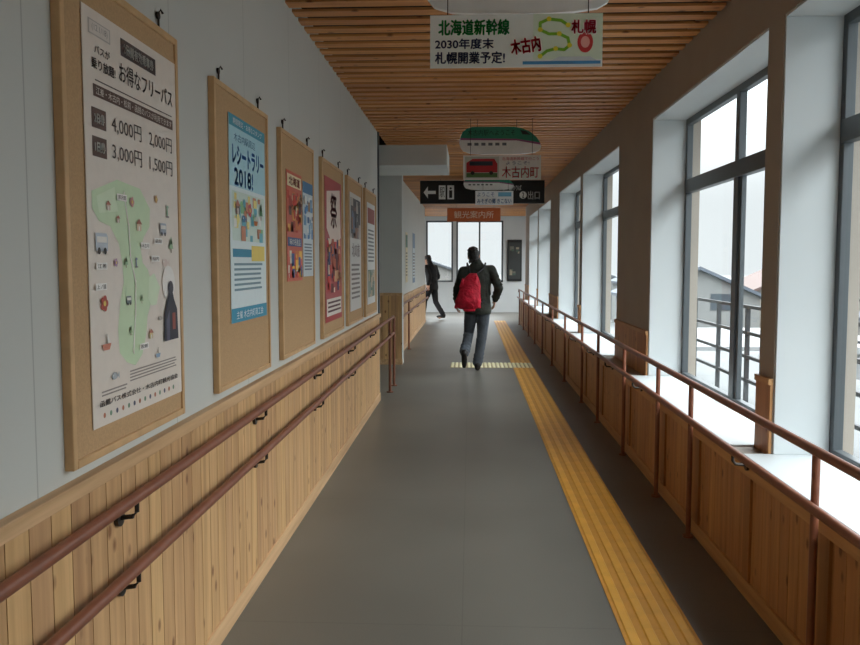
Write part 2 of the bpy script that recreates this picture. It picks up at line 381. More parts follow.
for i,(a,e) in enumerate(fw):
    f=MB().m(M_alu).box(a,e,YE+.04,YE+.1,zb,zb+.05).box(a,e,YE+.04,YE+.1,zt-.05,zt).box(a,a+.05,YE+.04,YE+.1,zb,zt).box(e-.05,e,YE+.04,YE+.1,zb,zt)
    if i==1: f.box(.26,.31,YE+.04,YE+.1,zb,zt)
    wo=S(f,'window_%d'%(30+i)); fin(MB().m(GLASS).box(a+.02,e-.02,YE+.07,YE+.074,zb+.02,zt-.02),'pane',parent=wo)
# ---------------------------------------------------------------- handrails
def rail_bracket(x,wx,y,z):
    s=1 if wx>x else -1
    return MB().m(M_steel).tube([(wx,y,z-.06),(wx-s*.012,y,z-.06)],.024,14).tube([(wx-s*.01,y,z-.06),(x+s*.012,y,z-.055),(x,y,z-.04),(x,y,z-.015)],.007,8)
def left_rail(x,wx,y0,y1,bys,pys,label):
    def rl(z): return MB().m(M_rail).tube([(x,y0,z),(x,y1-.06,z),(x,y1-.02,z-.012),(x,y1,z-.05)],.017,14)
    r=fin(rl(.85),'handrail',smooth=True,label=label,category='handrail',group='double wall handrails')
    fin(rl(.65),'lower_rail',parent=r,smooth=True)
    br=None
    for z in (.85,.65):
        for by in bys:
            if br is None: br=fin(rail_bracket(x,wx,by,z),'bracket',parent=r,smooth=True,label='dark metal wall bracket'); by0=by; z0=z; base=WL[br.name].copy()
            else: dup(br,(base.x,base.y+by-by0,base.z+z-z0),r)
    for yy in pys: fin(MB().m(M_rail).tube([(x,yy,0.001),(x,yy,.84)],.016,12).tube([(x,yy,0.001),(x,yy,.012)],.04,14),'post',parent=r,smooth=True)
left_rail(-.925,-.982,Y0+.05,9.95,[.75,2.2,3.65,5.1,6.55,8.0],[9.42,9.93],'long double red-brown round handrail above pine wainscot')
left_rail(-1.06,-1.132,12.4,20.6,[13,15,17,19],[12.45,14.2],'double red-brown handrail on the wall past the recess')
rr_=fin(MB().m(M_rail).tube([(1.2,Y0+.05,.85),(1.2,20.2,.85),(1.2,20.28,.835),(1.2,20.3,.79)],.018,14),'handrail',smooth=True,label='long red-brown handrail on floor posts below the windows',category='handrail')
p0=fin(MB().m(M_rail).tube([(1.2,2.86,0.001),(1.2,2.86,.835)],.014,12).tube([(1.2,2.86,0.001),(1.2,2.86,.01)],.03,14),'post',parent=rr_,smooth=True)
l0=WL[p0.name].copy()
for p in posts:
    if p!=2.86: dup(p0,(l0.x,p,l0.z),rr_)
fin(MB().m(M_rail).tube([(1.168,Y0+.05,.665),(1.168,20.28,.665)],.0175,14),'lower_rail',parent=rr_,smooth=True)
b0=None
for q in [2.2,3.65,5.9,7.1,8.2,9.6,11.2,12.8,14.4,16,17.6]:
    if b0 is None:
        b0=fin(rail_bracket(1.168,1.236,q,.665),'bracket',parent=rr_,smooth=True,label='dark metal wall bracket'); bl=WL[b0.name].copy()
    else: dup(b0,(bl.x,bl.y+q-2.2,bl.z),rr_)
# ---------------------------------------------------------------- tactile paving
M_yel=mat('tactile_yellow',(232,172,60),.5,.08,9); M_ydk=mat('tactile_yellow_base',(212,150,50),.55,.08,9); M_yel2=mat('tactile_yellow_painted_glare',(255,244,200),.3,.06,9)  # warning dots whitened in colour to stand for reflected light
def tile(x,y,kind):
    t=MB().m(M_ydk if kind=='bar' else mat('tactile_pale_base',(168,150,104),.45,.1,9)).box(x,x+.2995,y,y+.2999,0,.003).m(M_yel if kind=='bar' else M_yel2)
    if kind=='bar':
        for i in range(4):
            u=x+.0375+i*.075
            t.add([(u-.023,y,.003),(u+.023,y,.003),(u+.023,y+.2999,.003),(u-.023,y+.2999,.003),(u-.017,y,.0075),(u+.017,y,.0075),(u+.017,y+.2999,.0075),(u-.017,y+.2999,.0075)],[(4,5,6,7),(0,1,5,4),(1,2,6,5),(2,3,7,6),(3,0,4,7)])
    else:
        for i in range(5):
            for j in range(5):
                t.tube([(x+.03+i*.06,y+.03+j*.06,.003),(x+.03+i*.06,y+.03+j*.06,.008)],[.022,.017],10)
    return t
tb=None
yy=11.7-.3*49
for k in range(49+1+31):
    y=yy+.3*k
    if y<-.5 or 11.65<y<12.25: continue
    if y>21: break
    if tb is None:
        tb=fin(tile(.62,y,'bar'),'tactile_tile',label='yellow guiding tile with raised bars on grey floor',category='tactile paving',group='yellow guiding strip tiles'); t0=WL[tb.name].copy(); ty=y
    else: dup(tb,(t0.x,t0.y+y-ty,t0.z))
wb=None
for i in range(4):
    for j in range(2):
        x=-.28+.3*i; y=11.7+.3*j
        if wb is None:
            wb=fin(tile(x,y,'dot'),'warning_tile',label='yellow warning tile, bright reflection painted on, raised dots across the floor',category='tactile paving',group='yellow warning tiles'); w0=WL[wb.name].copy(); wx,wy=x,y
        else: dup(wb,(w0.x+x-wx,w0.y+y-wy,w0.z))
# ---------------------------------------------------------------- notice boards
def board(y0,y1,z0,z1,label):
    bo=fin(MB().m(M_cork).box(-1.0,-.982,y0+.02,y1-.02,z0+.02,z1-.02),'notice_board',label=label,category='notice board',group='wooden notice boards along the wall')
    fw=.022
    fin(MB().m(M_boardf).box(-1.0,-.975,y0,y0+fw,z0,z1).box(-1.0,-.975,y1-fw,y1,z0,z1).box(-1.0,-.975,y0+fw,y1-fw,z0,z0+fw).box(-1.0,-.975,y0+fw,y1-fw,z1-fw,z1),'frame',parent=bo,bevel=.003)
    for yy in (y0+.12,y1-.12):
        fin(MB().m(M_steel).tube([(-.993,yy,z1-.01),(-.993,yy,z1+.05),(-.985,yy,z1+.062),(-.978,yy,z1+.05)],.004,8).tube([(-.998,yy,z1+.045),(-.99,yy,z1+.045)],.012,10),'hanger',parent=bo,smooth=True)
    return bo
board(1.95,2.745,.985,2.24,'large tan cork board with wooden frame holding a map poster')
board(3.13,3.97,.99,2.21,'tan framed cork board holding a blue poster')
board(4.24,5.13,.99,2.2,'tan framed cork board holding two small colourful posters')
board(5.42,6.32,.99,2.2,'tan framed cork board holding a red poster')
board(6.55,7.45,.99,2.2,'tan framed cork board holding a pale poster')
board(7.66,8.55,.99,2.2,'tan framed cork board holding a white poster')
PX=-.978
BR=(72,54,50); BG=(92,66,56)
p=Flat(.655,1.09,(PX,2.065,1.065),'X',paper=(234,222,210))
p.rect(.05,.025,.25,.06,(190,180,172)).rect(.06,.028,.24,.057,(226,216,206),2).text('(12.1/18)',.08,.033,.22,.052,(150,140,135),3)
p.rect(.35,.025,.74,.07,BR).text('2日間有効乗車券',.38,.034,.71,.061,(235,230,220),3,.04)
p.text('バスが',.1,.08,.24,.1,BR,2,.02).text('乗り放題!',.07,.112,.29,.138,BR,2,.02)
p.text('お得なフリーパス',.33,.088,.95,.138,BR,2,.01)
p.rect(.1,.162,.94,.165,BR).rect(.08,.174,.95,.203,BG).text('江差・木古内・松前・函館のバスが利用できます',.1,.179,.93,.198,(232,222,212),3)
for j,(a_,b_,v) in enumerate((('4,000円','2,000円',.232),('3,000円','1,500円',.300))):
    p.rect(.06,v-.002,.19,v+.046,BG).text(('2日券','1日券')[j],.08,v+.01,.17,v+.034,(235,230,220),3,.05)
    p.text(a_,.24,v,.55,v+.044,BR,2,.0).text(b_,.64,v,.93,v+.044,BR,2,.0)
G=(208,228,190); G2=(220,236,204)
p.poly([(.04,.43),(.28,.39),(.52,.40),(.63,.45),(.62,.50),(.55,.53),(.51,.56),(.53,.60),(.59,.62),(.63,.66),(.63,.70),(.57,.75),(.55,.80),(.50,.85),(.42,.875),(.33,.86),(.26,.83),(.25,.77),(.28,.70),(.32,.65),(.31,.60),(.28,.55),(.20,.51),(.10,.50),(.04,.47)],G)
p.poly([(.60,.64),(.66,.63),(.73,.67),(.68,.72),(.62,.72),(.58,.70)],G2,2)
p.poly([(.08,.44),(.25,.41),(.28,.47),(.1,.48)],G2,2)
p.track([(.34,.42),(.38,.5),(.39,.58),(.44,.65),(.43,.74),(.40,.84)],.0035,(244,240,230),3)
for kd,u,v,r,cc in (('bus',.11,.555,.055,(196,204,214)),('flower',.42,.44,.026,(220,160,160)),('house',.49,.50,.03,(224,196,166)),('tower',.84,.45,.03,(156,186,160)),('tree',.88,.55,.035,(166,196,156)),('bus',.78,.505,.04,(168,176,188)),('fish',.80,.60,.045,(226,206,196)),('tree',.34,.60,.022,(156,188,146)),('boat',.13,.80,.042,(206,130,106)),('tower',.45,.60,.022,(130,144,164)),('house',.60,.80,.026,(222,202,150)),('flower',.12,.70,.038,(200,96,84)),('tree',.37,.78,.02,(146,178,136)),('fish',.20,.885,.035,(176,184,190)),('house',.18,.46,.022,(206,190,174)),('bus',.36,.70,.026,(130,142,138)),('flower',.7,.42,.022,(226,180,130)),('boat',.68,.86,.03,(144,170,196)),('house',.27,.49,.018,(200,180,160)),('fish',.72,.76,.026,(190,180,170)),('tree',.5,.7,.018,(146,178,136)),('flower',.24,.6,.02,(190,150,180))):
    p.icon(kd,u,v,r,cc,5)
p.disc(.84,.66,.085,(242,236,230),4)
p.poly([(.76,.83),(.95,.83),(.94,.74),(.90,.71),(.88,.685),(.83,.685),(.81,.71),(.77,.75)],(58,56,66),7).disc(.855,.675,.035,(74,70,78),8).poly([(.79,.77),(.83,.74),(.83,.83),(.79,.83)],(96,96,116),8).rect(.87,.75,.91,.80,(150,80,70),8)
for u,v,s_ in ((.05,.60,'江差'),(.50,.545,'木古内'),(.62,.58,'知内'),(.04,.65,'上ノ国'),(.46,.82,'松前'),(.66,.53,'函館'),(.26,.425,'厚沢部')):
    p.rect(u,v,u+.10,v+.017,(246,242,236),7).text(s_,u+.01,v+.003,u+.09,v+.014,BR,8)
p.lines(.36,.885,.94,.918,4,(150,138,130)).lines(.08,.915,.33,.932,2,(150,138,130))
p.text('函館バス株式会社・木古内町観光協会',.06,.937,.94,.952,BR,2,.02)
for i in range(14): p.disc(.1+i*.06,.975,.011,[(190,120,90),(120,150,120),(90,90,110)][i%3])
p.done('poster',label='cream bus pass poster with prices and pale green map',category='poster')
p=Flat(.58,.86,(PX,3.32,1.25),'X',paper=(226,238,240))
p.rect(0,0,1,.34,(176,220,232)).rect(0,0,1,.055,(70,156,180),2).text('期間限定・お得なスタンプ',.1,.012,.9,.042,(240,244,244),3)
p.text('木古内駅周辺',.12,.08,.7,.12,(50,110,150))
p.text('レシートラリー',.08,.14,.95,.23,(36,112,190),2,.05).text('2018!',.12,.25,.62,.33,(36,112,190),2,.05)
p.rect(.05,.36,.95,.6,(214,230,220)).blobs(.08,.37,.92,.6,30,[(110,184,200),(240,224,140),(206,140,110),(240,240,236),(140,190,140)],.04,2)
for i in range(5): p.icon(('house','fish','flower','boat','tree')[i],.17+.165*i,.44+.05*(i%2),.06,[(120,90,80),(70,120,160),(210,90,100),(200,120,60),(80,140,90)][i],7)
p.rect(.05,.64,.6,.68,(60,140,170)).lines(.08,.71,.92,.86,6,(120,150,160)).rect(.55,.62,.95,.7,(240,214,110),2)
p.rect(0,.93,1,1,(60,150,180)).text('主催 木古内町商工会',.12,.945,.88,.985,(240,244,244),2)
p.done('poster',label='light blue and white receipt rally poster',category='poster')
p=Flat(.40,.60,(PX,4.36,1.40),'X',paper=(204,90,60))
p.rect(.05,.03,.95,.14,(240,220,180)).text('北海道',.15,.045,.85,.125,(150,40,30),2,.04).blobs(.05,.18,.95,.55,50,[(230,170,80),(170,60,44),(240,215,180),(200,60,40),(214,120,60),(110,70,60)],.06).rect(.05,.6,.95,.68,(60,90,140)).text('味の名産品',.15,.61,.85,.67,(240,236,220),3).blobs(.05,.72,.95,.97,34,[(240,190,80),(235,225,205),(60,90,140),(205,64,50),(220,130,70)],.06)
p.done('poster',label='red and orange poster crowded with small food pictures',category='poster')
p=Flat(.30,.56,(PX,4.79,1.42),'X',paper=(205,214,218))
p.rect(0,0,1,.12,(70,120,160)).blobs(.05,.15,.95,.6,30,[(120,160,190),(235,235,230),(170,140,110),(80,110,150),(90,140,190)],.08).lines(.1,.65,.9,.95,9,(110,120,130))
p.done('poster',label='narrow blue-grey information poster',category='poster')
p=Flat(.70,1.0,(PX,5.52,1.09),'X',paper=(176,50,48))
p.poly([(.1,.1),(.9,.05),(.95,.4),(.5,.5),(.08,.35)],(226,204,190)).text('祭',.3,.1,.7,.34,(120,30,34),3,.02).blobs(.05,.42,.95,.8,60,[(110,40,40),(226,170,120),(210,60,50),(60,70,110),(236,210,180),(190,90,60)],.055,2).rect(.05,.84,.95,.96,(236,226,214),2).lines(.1,.86,.9,.95,3,(90,40,40),6)
p.done('poster',label='tall red festival poster with white lettering panel',category='poster')
p=Flat(.66,.98,(PX,6.68,1.1),'X',paper=(216,212,206))
p.rect(.05,.04,.95,.38,(90,84,84)).blobs(.05,.04,.95,.38,30,[(150,110,90),(60,60,66),(190,180,170),(110,120,140)],.07,2).text('北の旅',.15,.42,.85,.54,(90,40,40),2).lines(.1,.6,.9,.92,8,(130,120,116))
p.done('poster',label='pale poster with a dark photograph at the top',category='poster')
p=Flat(.62,.98,(PX,7.8,1.1),'X',paper=(224,224,220))
p.rect(.06,.05,.94,.2,(150,70,60)).lines(.1,.26,.9,.6,9,(120,120,120)).rect(.06,.66,.94,.93,(150,160,150)).blobs(.06,.66,.94,.93,20,[(110,130,110),(200,180,150)],.07,2)
p.done('poster',label='white notice poster with a red heading band',category='poster')
f=fin(MB().m(mat('display_black',(30,32,34),.3)).box(1.12,1.56,YE-.04,YE,.95,2.2),'display_frame',label='dark framed display on the end wall',category='display frame')
p=Flat(.36,1.1,(1.16,YE-.042,1.02),'Y',paper=(56,60,60)); p.blobs(.1,.1,.9,.9,10,[(110,110,100),(70,90,80),(150,140,120)],.12).done('sheet',parent=f)
p=Flat(.5,.9,(-1.147,14.6,1.15),'X',paper=(216,200,150)); p.rect(.06,.05,.94,.3,(70,120,90)).lines(.1,.4,.9,.9,8,(110,100,90)).done('poster',label='yellowish notice on the wall past the recess',category='poster')
p=Flat(.7,1.0,(-1.147,16.4,1.1),'X',paper=(90,120,150)); p.rect(.06,.3,.94,.9,(200,210,214)).lines(.1,.4,.9,.9,8,(110,100,90),2).done('poster',label='blue notice on the wall past the recess',category='poster')
# ---------------------------------------------------------------- hanging signs
def wires(parent,xs,y,z0,z1):
    for x in xs: fin(MB().m(M_steel).tube([(x,y,z0),(x,y,z1)],.0025,6),'wire',parent=parent)
def train(x0,y,z0,w=.8,h=.265,text='木古内駅へようこそ'):
    prof=[(.0,.42),(.01,.62),(.04,.82),(.09,.94),(.16,1),(.66,1),(.76,.95),(.86,.82),(.94,.62),(.985,.42),(1,.28),(.985,.16),(.93,.07),(.80,.015),(.65,0),(.3,0),(.15,.03),(.05,.12),(.015,.25)]
    mb=MB().m(mat('train_white',(238,240,238),.35)).prism([(x0+u*w,z0+v*h) for u,v in prof],y,y+.03,'XZ')
    ob=fin(mb,'hanging_sign',label='train-shaped hanging sign, green top and white belly',category='hanging sign',group='train-shaped signs')
    p=MB()
    def pl(pts,col,d=.001): p.m(flatc(col,.35)).add([(x0+u*w,y-d,z0+v*h) for u,v in pts],[tuple(range(len(pts)))])
    pl([(.012,.60),(.7,.56),(.985,.42),(.94,.62),(.86,.82),(.76,.95),(.66,1),(.16,1),(.09,.94),(.04,.82)],(44,140,112))
    pl([(.008,.53),(.7,.50),(.992,.34),(.985,.42),(.7,.56),(.012,.60)],(150,80,130),.0012)
    pl([(.74,.88),(.81,.84),(.87,.70),(.77,.72)],(30,36,40),.0016)
    for i in range(6): pl([(.1+i*.085,.42),(.15+i*.085,.42),(.15+i*.085,.32),(.1+i*.085,.32)],(100,108,114),.0016)
    vs,fs=text2d(text,(x0+.10*w,z0+.68*h,x0+.68*w,z0+.90*h))
    p.m(flatc((12,30,34))).add([(a,y-.0018,b) for a,b in vs],fs)
    fin(p,'livery',parent=ob)
    wires(ob,(x0+.22*w,x0+.7*w),y+.015,z0+h*.98,2.9)
    return ob
train(-.2,3.64,2.575); train(-.11,8.14,2.56); train(-.11,13.2,2.66,h=.225)
W1,H1=.735,.222
p=Flat(W1,H1,(-.175,3.6,2.337),'Y',t=.006,paper=(232,237,231))
p.rect(.60,0,1,.86,(220,234,212))
p.text('北海道新幹線',.05,.09,.46,.38,(24,160,72),2,.035)
p.text('2030年度末',.03,.45,.37,.64,(30,40,84),2,.03).text('札幌開業予定!',.03,.70,.435,.92,(30,40,84),2,.03)
tr=[(.64,.80),(.68,.70),(.73,.66),(.78,.68),(.81,.60),(.80,.46),(.75,.38),(.69,.38),(.64,.30),(.64,.17),(.69,.10),(.76,.13),(.80,.22)]
p.track(tr,.0065,(130,190,50),2)
for q in tr[::2]: p.disc(q[0],q[1],.014,(232,222,60),6)
p.disc(.90,.54,.045,(200,60,60),3,ry=.2).disc(.90,.54,.026,(236,170,160),4,ry=.11).text('札幌',.82,.13,.96,.38,(255,245,240),7,.10).text('札幌',.82,.13,.96,.38,(214,40,70),8,.03)
p.text('木古内',.47,.46,.64,.74,(255,250,240),10,.09,rot=.14).text('木古内',.47,.46,.64,.74,(210,36,50),11,.035,rot=.14)
p.rect(.54,.89,.99,.95,(80,150,200)); p.poly([(.70,.89),(.75,.81),(.93,.81),(.97,.89)],(206,214,216),2)
b1=p.done('banner',label='white hanging banner with green and blue Japanese lettering',category='banner'); wires(b1,(-.1,.5),3.612,2.55,2.9)
p=Flat(.755,.235,(-.07,8.1,2.31),'Y',t=.006,paper=(232,230,226))
p.rect(.02,.05,.46,.95,(196,200,190)).poly([(.04,.3),(.12,.14),(.4,.14),(.44,.35),(.44,.7),(.04,.7)],(180,36,44),2).rect(.08,.24,.38,.42,(40,50,60),3).rect(.04,.72,.44,.9,(84,120,70),2).disc(.12,.72,.025,(30,30,30),4).disc(.36,.72,.025,(30,30,30),4)
p.text('北海道新幹線で行こう',.5,.07,.97,.21,(190,40,50)).text('木古内町',.5,.46,.97,.92,(200,40,52),2,.012).text('ようこそ!',.55,.25,.85,.38,(50,60,120))
b2=p.done('banner',label='white hanging banner with red vehicle picture and red lettering',category='banner'); wires(b2,(0,.6),8.112,2.54,2.9)
p=Flat(.6,.22,(.08,13.15,2.42),'Y',t=.006,paper=(230,234,236))
p.text('ようこそ',.05,.1,.5,.4,(60,90,150)).text('みそぎの郷 きこない',.05,.55,.95,.9,(60,100,150),2,.02).rect(.6,.1,.95,.4,(110,170,200))
b3=p.done('banner',label='small white hanging banner with blue print',category='banner'); wires(b3,(.2,.6),13.16,2.6,2.9)
ds=fin(MB().m(mat('sign_black',(20,21,23),.5)).box(-.84,1.23,13.8,13.9,2.49,2.87),'direction_sign',label='long black ceiling direction sign with white arrow and text',category='direction sign',bevel=.004)
p=Flat(2.03,.33,(-.82,13.797,2.51),'Y',t=.002,paper=(22,23,25)); Wt=(236,238,236)
p.poly([(.02,.5),(.055,.2),(.055,.42),(.12,.42),(.12,.58),(.055,.58),(.055,.8)],Wt)
p.rect(.145,.15,.20,.85,Wt).text('駅',.152,.25,.193,.75,(28,29,31),2).rect(.215,.15,.27,.85,Wt)
p.disc(.2425,.3,.009,(28,29,31),2).poly([(.23,.4),(.255,.4),(.255,.78),(.23,.78)],(28,29,31),2)
p.text('新幹線のりば',.67,.15,.82,.42,Wt,2,.02).disc(.835,.65,.03,Wt).text('2',.828,.52,.842,.78,(28,29,31),2,.03).text('出口',.875,.45,.97,.87,Wt,2,.02)
p.done('face',parent=ds); wires(ds,(-.5,.9),13.85,2.86,2.9)
os_=fin(MB().m(mat('sign_orange',(196,104,58),.5)).box(-.49,.64,17.5,17.56,2.38,2.66),'hanging_sign',label='orange-brown hanging sign with white lettering',category='hanging sign',bevel=.004)
p=Flat(1.1,.25,(-.475,17.497,2.395),'Y',t=.002,paper=(204,108,60)); p.text('観光案内所',.12,.2,.88,.8,(238,226,206),2).done('face',parent=os_); wires(os_,(-.3,.5),17.53,2.66,2.9)
# ---------------------------------------------------------------- people
SKIN=mat('skin',(196,150,124),.5,.05,12)
def V(*a): return Vector(a)
def hand(mb,w,d,side,fr):
    d=d.normalized(); side=(side-d*side.dot(d)).normalized(); fr=d.cross(side)*(1 if d.cross(side).dot(fr)>0 else -1)
    for k in range(5):
        o=side*((k-2)*.015)
        mb.limb([w+o*.6,w+d*.045+o,w+d*.085+o*1.15],[.016,.017,.014],8)
    for k,L_ in enumerate((.066,.075,.070,.055)):
        o=side*(.033-.0225*k)
        a=w+d*.085+o; b_=a+d*L_*.45+fr*L_*.1; c_=b_+d*L_*.3+fr*L_*.25; e=c_+d*L_*.12+fr*L_*.28
        mb.limb([a,b_,c_,e],[.0105,.0098,.009,.008],8)
    t=w+d*.025+side*.03; u=t+d*.03+side*.028+fr*.01; v=u+d*.028+side*.008+fr*.012
    mb.limb([t,u,v],[.014,.012,.010],8)
def person(J,org,rot,cols,label):
    X=Matrix.Translation(Vector(org))@Matrix.Rotation(rot,4,'Z')
    hc=J['head']; tilt=Matrix.Rotation(J.get('tilt',0),3,'Y')@Matrix.Rotation(J.get('nod',0),3,'X')
    H=lambda x,y,z: hc+tilt@V(x,y,z)
    nk=J['neck']; pel=J['pelvis']; ch=(J['shL']+J['shR'])/2
    b_=MB().m(SKIN)
    b_.sphere(H(0,-.005,.02),.076,.094,.098,20,tilt).sphere(H(0,.022,-.045),.056,.068,.068,16,tilt)
    b_.limb([H(0,.095,.01),H(0,.112,-.018)],[.010,.014],8).sphere(H(0,.088,-.085),.02,.018,.014,8)
    b_.limb([H(-.022,.086,-.048),H(.022,.086,-.048)],[.008,.008],8).limb([H(-.045,.084,.03),H(.045,.084,.03)],[.012,.012],8)
    for s in(-1,1): b_.sphere(H(.077*s,-.005,0),.011,.02,.032,10,tilt)
    b_.limb([nk-V(0,0,.05),nk,H(0,-.02,-.06)],[.062,.056,.054])
    b_.loft([(pel+V(0,0,-.08),.13,.10),(pel+V(0,0,.04),.155,.11),((pel*.6+ch*.4),.135,.10),((pel*.25+ch*.75),.16,.11),(ch+V(0,0,.0),.16,.09),(ch+V(0,0,.06),.07,.06)])
    for s in('L','R'):
        b_.limb([ch+(J['sh'+s]-ch)*.5,J['sh'+s],J['el'+s],J['wr'+s]],[.06,.054,.04,.027])
        b_.limb([J['hip'+s],J['kn'+s],J['kn'+s]*.65+J['an'+s]*.35,J['an'+s]],[.085,.055,.053,.038])
        b_.limb([J['an'+s]-V(0,0,.03),J['to'+s]],[.04,.028])
        sg=-1 if s=='L' else 1
        hand(b_,J['wr'+s],J['wr'+s]-J['el'+s]+V(0,0,-.12),V(0,1,0.1),V(-sg,0,0))
    body=fin(b_,'person',xf=X,remesh=.0062,smooth_it=2,smooth=True,origin=X@V(0,0,0),label=label,category='person')
    for s in(-1,1): fin(MB().m(flatc((240,240,238))).sphere(H(.03*s,.082,.008),.011,n=10).m(flatc((30,24,20))).sphere(H(.03*s,.0895,.008),.0055,n=8),'eye',parent=body,xf=X,smooth=True)
    h_=MB().m(mat('hair_black',(30,26,24),.6,.2,60,bump=.8,bd=.01)).sphere(H(0,-.018,.035),.084,.094,.092,20,tilt).sphere(H(0,-.05,-.02),.072,.058,.075,16,tilt).sphere(H(0,.04,.09),.062,.05,.035,12,tilt)
    for i in range(46):
        t=random.uniform(0,6.28); q=random.uniform(.2,1.0)
        p_=H(.075*q*math.cos(t),-.02+.085*q*math.sin(t),.04+.09*math.sqrt(max(0,1-q*q*.9)))
        h_.limb([p_,p_+V(random.uniform(-.02,.02),random.uniform(-.02,.01),random.uniform(-.02,.012))],[.016,.007],6)
    for i in range(12):
        t=math.pi+i*math.pi/11; p_=H(.066*math.cos(t),-.03+.06*math.sin(t),-.06); h_.limb([p_,p_+V(0,0,-.03)],[.016,.008],6)
    fin(h_,'hair',parent=body,xf=X,remesh=.006,smooth_it=1,smooth=True)
    j=MB().m(cols['jacket'])
    j.loft([(pel+V(0,0,-.13),.178,.135),(pel+V(0,0,-.08),.19,.145),(pel+V(0,0,.0),.183,.138),(pel*.75+ch*.25,.172,.13),(pel*.45+ch*.55,.185,.135),(pel*.18+ch*.82,.205,.135),(ch+V(0,0,.02),.175,.11),(ch+V(0,0,.075),.085,.08)])
    for s in('L','R'):
        m=(J['sh'+s]+J['el'+s])/2
        j.limb([ch+(J['sh'+s]-ch)*.5+V(0,0,-.01),J['sh'+s]-V(0,0,.01),m,J['el'+s],(J['el'+s]+J['wr'+s])/2,J['wr'+s]+(J['el'+s]-J['wr'+s])*.08],[.075,.075,.066,.060,.052,.045])
        for q in range(3):
            c_=J['el'+s]+(J['sh'+s]-J['el'+s])*(.1+.22*q); j.limb([c_+V(-.045,-.03,0),c_+V(.045,-.035,.03)],[.026,.02],8)
            c_=J['el'+s]+(J['wr'+s]-J['el'+s])*(.2+.3*q); j.limb([c_+V(-.035,-.02,.02),c_+V(.035,-.025,0)],[.03,.024],8)
    j.limb([nk+V(-.04,-.03,-.01),nk+V(.04,-.03,-.01)],[.066,.066]).limb([nk+V(0,-.02,-.03),nk+V(0,-.015,.04)],[.08,.07])
    for i in range(26):
        t=random.uniform(0,6.28); z=random.uniform(-.15,.8); c_=pel*(1-z)+ch*z
        a=c_+V(.172*math.cos(t),.122*math.sin(t),0); t2=t+random.uniform(-.6,.6); j.limb([a,c_+V(.172*math.cos(t2),.122*math.sin(t2),random.uniform(.04,.12))],[.022,.014],8)
    fin(j,'jacket',parent=body,xf=X,remesh=.01,smooth_it=2,smooth=True)
    t=MB().m(cols['trousers'])
    t.loft([(pel+V(0,0,-.12),.145,.115),(pel+V(0,0,-.02),.17,.125),(pel+V(0,0,.08),.155,.115)])
    for s in('L','R'):
        hp,kn,an=J['hip'+s],J['kn'+s],J['an'+s]
        t.limb([hp,(hp+kn)/2,kn,kn*.6+an*.4,an+(kn-an)*.12,an+(kn-an)*.02],[.098,.088,.071,.07,.062,.063])
        for q in (.08,.2,.34,.9,1.05):
            c_=an+(kn-an)*q; t.limb([c_+V(-.03,-.015,.01*(1 if s=='L' else -1)),c_+V(.03,-.01,.015)],[.05,.046],8)
    fin(t,'trousers',parent=body,xf=X,remesh=.009,smooth_it=2,smooth=True)
    for s in('L','R'):
        an,to=J['an'+s],J['to'+s]; kn=J['kn'+s]
        up=(kn-an).normalized(); fd=(to-an); fd=(fd-up*fd.dot(up)).normalized()
        if s in J.get('flat','LR'): up=V(0,0,1); fd=V(fd.x,fd.y,0).normalized()
        heel=an-fd*.035-up*.05
        q=MB().m(cols['shoes']).limb([heel,heel+fd*.1+up*.005,heel+fd*.18-up*.004,heel+fd*.215-up*.008],[.038,.041,.036,.028]).limb([an+up*.02,heel+up*.03],[.05,.046])
        fin(q,'shoe',parent=body,xf=X,remesh=.008,smooth_it=2,smooth=True)
    return body,X
c1=dict(jacket=mat('jacket_olive',(46,49,42),.85,.35,9,bump=.9,bd=.03),trousers=mat('trousers_slate',(84,90,98),.85,.2,12,bump=.8,bd=.02),shoes=mat('shoes_black',(34,30,28),.6))
J1=dict(pelvis=V(.01,0,.92),neck=V(-.005,.02,1.46),head=V(-.05,.05,1.585),tilt=-.14,nod=-.2,
 shL=V(-.19,.0,1.39),shR=V(.19,0,1.41),elL=V(-.275,-.07,1.13),wrL=V(-.28,.05,.95),elR=V(.30,-.07,1.15),wrR=V(.25,.07,.98),
 hipL=V(-.08,0,.86),hipR=V(.09,0,.86),knL=V(-.115,.16,.50),anL=V(-.17,-.20,.26),toL=V(-.175,-.17,.13),
 knR=V(.07,.03,.48),anR=V(.01,.02,.09),toR=V(.01,.15,.04),flat='R')
PX1=(.1,11.42,0)
P1,X1=person(J1,PX1,0,c1,'person in dark olive jacket and grey trousers walking away')
bx=.03
bp=MB().m(mat('bag_red',(196,18,48),.8,.25,12,bump=1.0,bd=.04)).loft([((-.16+bx,-.26,.875),.11,.055),((-.155+bx,-.28,.90),.165,.085),((-.155+bx,-.295,.98),.178,.11),((-.14+bx,-.275,1.09),.15,.10),((-.12+bx,-.255,1.20),.135,.08),((-.11+bx,-.225,1.29),.10,.055),((-.09+bx,-.21,1.36),.05,.04)])
for i in range(28):
    u=random.uniform(-.13,.13); z=random.uniform(.92,1.24); bp.limb([(-.14+bx+u,-.345+abs(u)*.3+(z-.95)*.14,z),(-.14+bx+u*.6+random.uniform(-.07,.07),-.335+abs(u)*.2+(z-.95)*.16,z+random.uniform(.04,.12))],[.024,.010],8)
bp.limb([(-.32+bx,-.26,.90),(-.28+bx,-.26,.99)],[.026,.034],8).limb([(.0+bx,-.26,.90),(-.02+bx,-.26,1.0)],[.02,.03],8).limb([(-.2+bx,-.3,.87),(-.08+bx,-.3,.865)],[.03,.026],8)
bag=fin(bp,'backpack',xf=X1,remesh=.008,smooth_it=1,smooth=True,label='bright red drawstring backpack slung on the walker\'s back',category='backpack')
st=MB().m(mat('strap_black',(22,22,24),.7))
